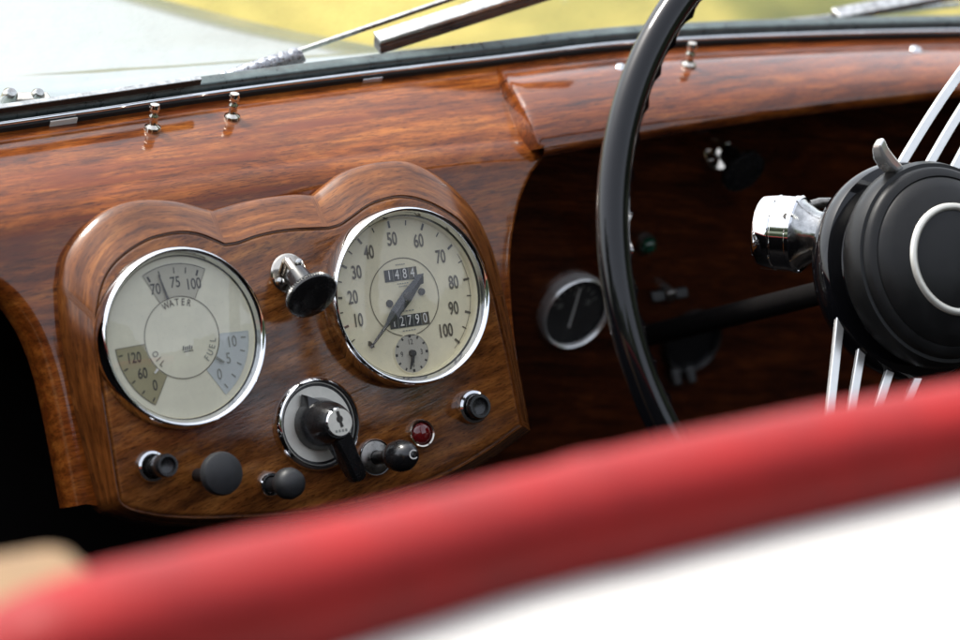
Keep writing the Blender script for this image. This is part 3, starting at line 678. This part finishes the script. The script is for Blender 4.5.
# ================================================================== WINDSCREEN
wl = [at(p.x, p.y, NW) for p in spline([Vector((*p, 0)) for p in ws_px], 90)]
UP = Vector((0, -.30, .954)); FW = Vector((0, .954, .30))
wsn = empty('windscreen', wl[45], None, 'flat glass windscreen with black rubber seal and thin chrome strip along its foot', 'windscreen')
def strip(b, base, u0_, u1_, f0, f1, mat):                                     # rectangular bar along the line
    rows = [[p+UP*a+FW*c for a, c in ((u0_, f0), (u0_, f1), (u1_, f1), (u1_, f0))] for p in base]
    b.sweep(rows, mat, True); b.poly(rows[0], mat); b.poly(rows[-1], mat)
k = mpp(wl[45])
b = MB(); strip(b, wl, -.008, .0042, -.0015, .010, 'rubber'); b.build('rubber_seal', wsn, wl[45], bevel=.0012)
b = MB(); rows = []
b.tube([p+UP*.0056+FW*.0006 for p in wl], .0018, 'chrome', 10, True); b.build('chrome_strip', wsn, wl[45])
b = MB(); strip(b, wl, .0042, .0115, .0032, .0125, 'seal'); b.build('frame', wsn, wl[45], bevel=.0012)
b = MB(); rows = [[p+UP*.009+FW*.006+UP*h for h in (0, .1, .2, .34)] for p in wl]; b.sweep(rows, 'screen'); b.build('glass', wsn, wl[45], smooth=0)
hb = [p for p in wl if True]
def px_of(P):
    q = P-EYE; z = q.dot(-vdir); return 480+q.dot(CR)/z/PXF, 320-q.dot(CU)/z/PXF
hbl = [p for p in wl if px_of(p)[0] < 200]
b = MB(); strip(b, hbl, .0145, .0185, -.001, .0028, 'rubber'); strip(b, hbl, .0187, .0198, -.0015, .0028, 'chromeworn'); b.build('hinge_bar', wsn, hbl[-1], bevel=.0006)
for px in (57, 372):
    q = min(wl, key=lambda p: abs(px_of(p)[0]-px)); i = wl.index(q); tgv = (wl[i+1]-wl[i-1]).normalized()
    w = .0095 if px < 100 else .0075
    b = MB(); b.box(q+UP*(.0016 if px < 100 else .0012)-FW*.0022, (tgv*w, UP*(.0028 if px < 100 else .0018), FW*.0006), 'white' if px < 100 else 'chrome'); b.build('clip', wsn, q, bevel=.0004)
# ================================================================== WIPERS (outside the glass)
GP = wl[45]+UP*.009+FW*.026
def atg(px, py, off=0.0): return on_plane(px, py, GP+FW*off, FW)
def wiper(label, blade_px, arm_px, sleeve_px=None, bw=9):
    a, c = atg(*blade_px[0]), atg(*blade_px[1]); e = empty('wiper', atg(*arm_px[0]), None, label, 'wiper', 'windscreen wipers')
    d = (c-a).normalized(); s_ = FW.cross(d).normalized(); s_ = s_ if s_.dot(CU) > 0 else -s_; k = mpp(a)
    b = MB()
    b.box((a+c)/2-s_*bw*.55*k, (d*((c-a).length/2), s_*bw*.42*k, FW*.0052), 'gloss')
    b.box((a+c)/2+s_*bw*.12*k, (d*((c-a).length/2), s_*bw*.20*k, FW*.0045), 'gloss')
    b.box((a+c)/2+s_*bw*.52*k, (d*((c-a).length/2), s_*bw*.17*k, FW*.0056), 'chromeworn')
    b.build('blade', e, a, bevel=.0006)
    p, q = atg(*arm_px[0], .012), atg(*arm_px[1], .014); d2 = (q-p).normalized(); s2_ = FW.cross(d2)
    b = MB(); b.box((p+q)/2, (d2*((q-p).length/2), s2_*2.6*k, FW*.0012), 'chromeworn'); b.build('arm', e, p, bevel=.0004)
    if sleeve_px:
        p, q = atg(*sleeve_px[0], .012), atg(*sleeve_px[1], .012); d2 = (q-p).normalized(); s2_ = FW.cross(d2); s2_ = s2_ if s2_.dot(CU) > 0 else -s2_
        b = MB(); n = 30
        b.tube([p.lerp(q, i/n)+s2_*(.0006*math.sin(i*2.1)) for i in range(n+1)], [.0030+.0026*min(1, i/14)+.0003*math.sin(i*1.9) for i in range(n+1)], 'zinc', 12)
        b.box(p.lerp(q, .78)-s2_*.0055, (d2*.013, s2_*.0022, FW*.003), 'steel'); b.box(p.lerp(q, .94)-s2_*.005, (d2*.004, s2_*.004, FW*.0035), 'steel')
        b.build('pivot_sleeve', e, p, bevel=.0006)
wiper('windscreen wiper with thick blade and rough silver pivot sleeve, left of the steering wheel', ((377, 42), (590, -26)), ((296, 52), (470, -8)), ((200, 86), (302, 54)), 11)
wiper('windscreen wiper at far right beyond the steering wheel rim', ((835, 15), (1040, -24)), ((770, 23), (960, 4)), None, 5)
pm = atg(18, 97, .0); k = mpp(pm); hn = empty('screen_hinge', pm, None, 'small blurred metal hinge of screws and plates at far left of the windscreen foot', 'hinge')
b = MB(); b.box(atg(30, 99), (CR*20*k, CU*4*k, FW*.004), 'steel'); b.build('plate', hn, pm, bevel=.001)
for px, rr in ((10, 8), (38, 7)):
    b = MB(); q = atg(px, 95); b.lathe(q, (UP+FW*-.4).normalized(), [(rr*k, -.006), (rr*k, .001), (rr*.6*k, .004), (0, .0045)], 'chromeworn', 20); b.build('screw', hn, q)
# ================================================================== STEERING WHEEL
WN = (vdir*.857+CR*.497+CU*.137).normalized()
RCN = at(921.8, 254.5, .225); k = mpp(RCN); RC = 363.6*k; TR = 16.6*k; HC = on_plane(941, 263, RCN, WN)
wa = (CU-WN*CU.dot(WN)).normalized(); wb = WN.cross(wa).normalized()           # in-plane axes: wa up, wb towards photo left or right
if wb.dot(CR) < 0: wb = -wb
sw = empty('steering_wheel', HC, None, 'large glossy black steering wheel with silver spokes and round black hub', 'steering wheel')
def wp(ang, r, h=0): return HC+(wa*math.cos(R_(ang))+wb*math.sin(R_(ang)))*r+WN*h
b = MB(); n = 240; sd = 28; rows = []
for i in range(n):
    a = 360*i/n; rad = (wp(a, 1)-HC).normalized(); row = []
    grip = .5+.5*math.cos(i/n*2*math.pi*60)
    for j in range(sd):
        q = 2*math.pi*j/sd; cx, cy = math.cos(q), math.sin(q); rr = TR
        if cx < -.1 and cy < .35: rr = TR*(1+.34*max(0, grip-.35)*min(1, (-cx-.1)*2))
        row.append(RCN+rad*(RC+cx*rr*1.0)+WN*(cy*rr*.86))
    rows.append(row)
rows.append(rows[0]); b.sweep(rows, 'gloss', True); ti = b.m('tan')
for i, f in enumerate(b.f):
    j = i % sd
    if 14 <= j <= 17: b.mi[i] = ti
b.build('rim', sw, HC, smooth=60)
# hub
hb_ = empty('hub', HC, sw); HR = 105*k
b = MB(); b.lathe(HC, WN, [(HR*.5, -.050), (HR*.98, -.046), (HR*1.05, -.042), (HR*1.07, -.036), (HR*1.07, -.030), (HR*1.04, -.026), (HR*.9, -.024), (HR*.86, -.016)], 'gloss', 96); b.build('back_plate', hb_, HC, smooth=50)
b = MB(); b.lathe(HC, WN, [(HR*.88, -.020), (HR*.97, -.016), (HR*1.0, -.012), (HR*1.0, -.004), (HR*.975, .000), (HR*.965, .0015), (HR*.93, .0018), (HR*.92, .004), (HR*.89, .006), (HR*.83, .0072), (HR*.82, .0066), (HR*.80, .0084), (HR*.7, .0125), (HR*.54, .0157)], 'hub', 96)
b.lathe(HC, WN, [(HR*.472, .0163), (HR*.38, .0180), (HR*.2, .0195), (0, .0200)], 'hub', 64); b.build('cap', hb_, HC, smooth=35)
b = MB(); b.lathe(HC, WN, [(HR*.545, .0150), (HR*.540, .0172), (HR*.525, .0180), (HR*.495, .0182), (HR*.478, .0176), (HR*.470, .016)], 'silver', 96); b.build('ring', hb_, HC, smooth=50)
# indicator lever
b = MB(); p0 = on_plane(897, 172, HC-WN*.008, WN); p1 = on_plane(878, 141, HC+WN*.004, WN); d = (p1-p0).normalized(); s_ = WN.cross(d).normalized()
rows = []
for f, w, tt in ((0, 5, .006), (.3, 6, .0065), (.6, 6.2, .006), (.85, 6, .005), (1.0, 5, .0035)):
    q = p0.lerp(p1, f)-s_*0+wb*(-.004*math.sin(f*3.14)); rows.append([q+s_*(w*k*a)+WN*(tt*c) for a, c in ((-1, -1), (1, -1), (1, 1), (-1, 1))])
b.sweep(rows, 'alloy', True); b.poly(rows[0], 'alloy'); b.poly(rows[-1], 'alloy'); b.build('indicator_lever', sw, p0, bevel=.0018)
# spokes: sets of four flat wires
SPN = HC-WN*.030
def on_w(px, py, off=0): return on_plane(px, py, SPN+WN*off, WN)
def spoke(p, q, bow=0):
    d = (q-p).normalized(); s_ = WN.cross(d); pts = [p.lerp(q, i/12)+s_*(bow*math.sin(i/12*math.pi))+WN*(.026*(i/12)**4) for i in range(13)]
    b = MB(); b.tube(pts, .0043, 'alloy', 4, True, .55, WN); b.build('spoke', sw, p, smooth=0, bevel=.0006)
angc = math.degrees(math.atan2((on_w(803, 525)-SPN).dot(wb), (on_w(803, 525)-SPN).dot(wa)))
def rim_at(P): # continue from the hub point to the rim
    return P
tg_ = [((842, 293), (823, 417)), ((868, 305), (844, 417)), ((903, 328), (869, 417)), ((934, 337), (895, 417))]
def extend(p, q, R0):
    d = (q-p).normalized(); o = p-(RCN-WN*.030); bq = o.dot(d); cq = o.length_squared-R0*R0; return p+d*(-bq+math.sqrt(bq*bq-cq))
low = [(on_w(*a), on_w(*c)) for a, c in tg_]
for p, q in low: spoke(p, extend(p, q, RC), .004)
for a, c in (((886, 190), (958, 84)), ((912, 195), (962, 118)), ((938, 200), (996, 105)), ((962, 205), (1018, 112))):
    p, q = on_w(*a), on_w(*c); spoke(p, extend(p, q, RC), .004)
for i in range(4):
    a = angc-95+i*8-12; p = wp(a-8+i*5, HR*.8, -.03); q = wp(angc-95+i*3, RC, -.004); spoke(p, extend(p, q, RC), .002)
# column with the chrome switch housing
scn = empty('steering_column', HC-WN*.06, None, 'dark steering column with a worn chrome switch housing left of the hub', 'steering column')
b = MB(); b.lathe(HC, WN, [(HR*.42, -.045), (HR*.24, -.07), (HR*.12, -.10), (HR*.12, -.36)], 'carpet', 40); b.build('column_tube', scn, HC-WN*.06)
hp = on_plane(826, 243, HC-WN*.075, WN); hq = on_plane(753, 228, HC-WN*.075-CR*0, WN)
P = on_plane(785, 233, HC-WN*.085, WN); ax = ((-CR*.90+CU*.08)+vdir*-.42).normalized(); k2 = mpp(P)
b = MB(); b.lathe(P, ax, [(20*k2, -62*k2), (21*k2, -50*k2), (25*k2, -34*k2), (32*k2, -22*k2), (36*k2, -18*k2)], 'chromeworn', 48)
b.lathe(P, ax, [(37*k2, -19*k2), (39*k2, -17*k2), (39*k2, -13*k2), (38*k2, -12*k2), (38*k2, 3*k2), (37*k2, 3.8*k2), (37*k2, 5*k2), (38*k2, 6*k2), (37.5*k2, 20*k2), (35*k2, 24*k2), (30*k2, 26*k2), (0, 27*k2)], 'chrome', 64)
pe = P+ax*(-4*k2); 
b.build('switch_housing', scn, P, smooth=40)
hole = on_plane(787, 217, P+vdir*.036*.62, vdir)
b = MB(); dd = (hole-(P+ax*((hole-P).dot(ax)))).normalized(); hc_ = P+ax*((hole-P).dot(ax))+dd*38*k2
b.lathe(hc_, dd, [(3.6*k2, -.001), (3.6*k2, .0004), (2.6*k2, .0006), (0, .0002)], 'ink', 20); b.build('grub_screw', scn, hc_)
b = MB(); b.tube([on_plane(x, y, HC-WN*.08, WN) for x, y in ((795, 214), (806, 207), (820, 203), (836, 203), (850, 208))], 5.5*k2, 'steel', 14); b.build('cable', scn, P)
# ================================================================== CAR BODY
YR = -.80
body = empty('car_body', Vector((0, -.4, .3)), None, 'ivory white open car body with red padded cockpit edge', 'car')
top_px = [(-160, 680), (-60, 634), (0, 610), (100, 573), (200, 549), (300, 527), (400, 505), (500, 481), (600, 457), (700, 434), (800, 412), (900, 394), (960, 384), (1060, 368), (1160, 354), (1350, 328), (1600, 296)]
bot_px = [(-160, 800), (-60, 775), (0, 742), (100, 714), (200, 689), (300, 661), (400, 630), (500, 599), (600, 574), (700, 549), (800, 525), (900, 501), (960, 487), (1060, 464), (1160, 444), (1350, 409), (1600, 366)]
tp = [at_y(p.x, p.y, YR) for p in spline([Vector((*p, 0)) for p in top_px], 80)]
bp = [at_y(p.x, p.y, YR) for p in spline([Vector((*p, 0)) for p in bot_px], 80)]
def sq(v): return math.copysign(abs(v)**.78, v)
b = MB(); rows = []; dk = []
for i, p in enumerate(tp):
    q = min(bp, key=lambda z: abs(z.x-p.x)); hgt = (p-q).dot(CU); r = hgt/2; c = (p+q)/2; tgv = (tp[min(i+1, 79)]-tp[max(i-1, 0)]).normalized()
    e1v = (CU-tgv*CU.dot(tgv)).normalized(); e2v = tgv.cross(e1v); x = i/79
    cr_ = 1+.05*math.exp(-((x-.44)/.010)**2)-.035*math.exp(-((x-.425)/.010)**2)+.006*math.sin(x*31)+.006*math.sin(x*77+1)
    rows.append([c+(e1v*sq(math.cos(2*math.pi*j/24))+e2v*sq(math.sin(2*math.pi*j/24))+e1v*(-.22*max(0, math.sin(2*math.pi*j/24))*max(0, math.cos(2*math.pi*j/24))))*r*cr_*(1-.085*math.exp(-((j-7.6)/.9)**2)+.02*math.exp(-((j-5.4)/1.2)**2)) for j in range(24)]); dk.append((q, c, r))
b.sweep(rows, 'leather', True); b.build('padded_edge', body, tp[40], subd=1, label='red leather padded edge of the cockpit, blurred in the foreground')
b = MB(); rows = []
for q, c, r in dk:
    row = []
    for j in range(16):
        t = j/15; row.append(Vector((c.x, c.y+.015-.75*t, c.z-r*.45+.02*t-.42*t*t)))
    rows.append(row)
b.sweep(rows, 'paint'); b.build('rear_deck', body, tp[40], subd=1)
# cockpit tub: floor, bulkhead and sides, dark inside
b = MB()
b.box(Vector((.1, -.2, .28)), (Vector((.85, 0, 0)), Vector((0, .75, 0)), Vector((0, 0, .01))), 'carpet')
b.box(Vector((.1, .50, .56)), (Vector((.85, 0, 0)), Vector((0, .01, 0)), Vector((0, 0, .27))), 'carpet')
for x in (-.76, .96): b.box(Vector((x, -.15, .61)), (Vector((.01, 0, 0)), Vector((0, .64, 0)), Vector((0, 0, .33))), 'carpet')
zt = min(q.z for q, c, r in dk); b.box(Vector((.1, YR+.03, (zt+.28)/2)), (Vector((.85, 0, 0)), Vector((0, .012, 0)), Vector((0, 0, (zt-.28)/2))), 'carpet')
for x, sx in ((-.76, -1), (.96, 1)):
    d_ = MB(); d_.box(Vector((x+sx*.035, -.15, .60)), (Vector((.022, 0, 0)), Vector((0, .64, 0)), Vector((0, 0, .32))), 'paint'); dd_ = d_.build('door', body, Vector((x, -.15, .3)), bevel=.01)
    d_ = MB(); d_.tube([Vector((x+sx*.02, -.79+1.28*i/12, .945)) for i in range(13)], .028, 'leather', 16); d_.build('padded_edge', dd_, Vector((x, -.15, .945)))
b.build('cockpit_tub', body, Vector((.1, -.2, .28)), smooth=0)
# bonnet and front wing
b = MB()
rp = [at_z(px, py, .950-.004*i) for i, (px, py) in enumerate(((505, 66), (430, 56), (360, 43), (290, 30), (225, 15), (160, -2), (90, -20)))]
rows = []; rps = spline(rp, 40); foot = resample([p+Vector((0, .05, -.014)) for p in wl if p.x < rps[0].x+.005], 20)
for i, p in enumerate(rps):
    t = i/39; row = []; wdt = 1.25-.45*t; g_ = min(1, t*2.2); g_ = g_*g_*(3-2*g_)
    for j in range(20):
        s_ = j/19
        q = Vector((p.x-wdt*(1-s_), p.y, p.z+.022*math.sin(min(1, (1-s_)*2.2)*math.pi/2)))
        if i == 0: q = foot[j]
        elif t < .12: q.z = q.z*.5+(foot[j].z-.004)*.5
        row.append(q)
    e_ = row[-1]; row += [e_+Vector((.012, 0, -.006)), e_+Vector((.02, 0, -.03)), e_+Vector((.022, 0, -.5))]
    rows.append(row)
b.sweep(rows, 'bonnetpaint'); b.build('bonnet', body, rps[0], smooth=60)
b = MB(); rows = []
wc = [at_z(px, py, .90) for px, py in ((330, 52), (290, 43), (240, 34), (190, 24), (130, 12), (60, -4))]
wc = spline(wc, 30)
for i, p in enumerate(wc):
    t = i/29; h = .035*math.sin(math.pi*(.05+.9*t))**.7
    rows.append([p+Vector((.05*math.cos(a), 0, h*math.sin(a)-.03)) for a in [math.pi*q/14 for q in range(15)]])
b.sweep(rows, 'wingpaint'); b.build('front_wing', body, wc[15], subd=1)
# scuttle under the glass so that no gap shows between dash and bonnet
b = MB(); b.sweep([[p+Vector((0, y, z)) for y, z in ((.006, -.004), (.03, -.006), (.06, -.016), (.085, -.04), (.09, -.25))] for p in wl], 'bonnetpaint'); b.build('scuttle', body, wl[45])
# beige seat behind the padded edge
c = at_y(16, 626, -.70); k = mpp(c)
b = MB(); b.box(c+Vector((-.16, 0, -.18)), (Vector((.195, 0, 0)), Vector((0, .03, 0)), Vector((0, 0, .20))), 'beige')
s = b.build('seat_back', None, c-Vector((0, 0, .36)), bevel=.012, smooth=60); tag(s, 'beige seat back showing at the lower left behind the red padded edge', 'seat')
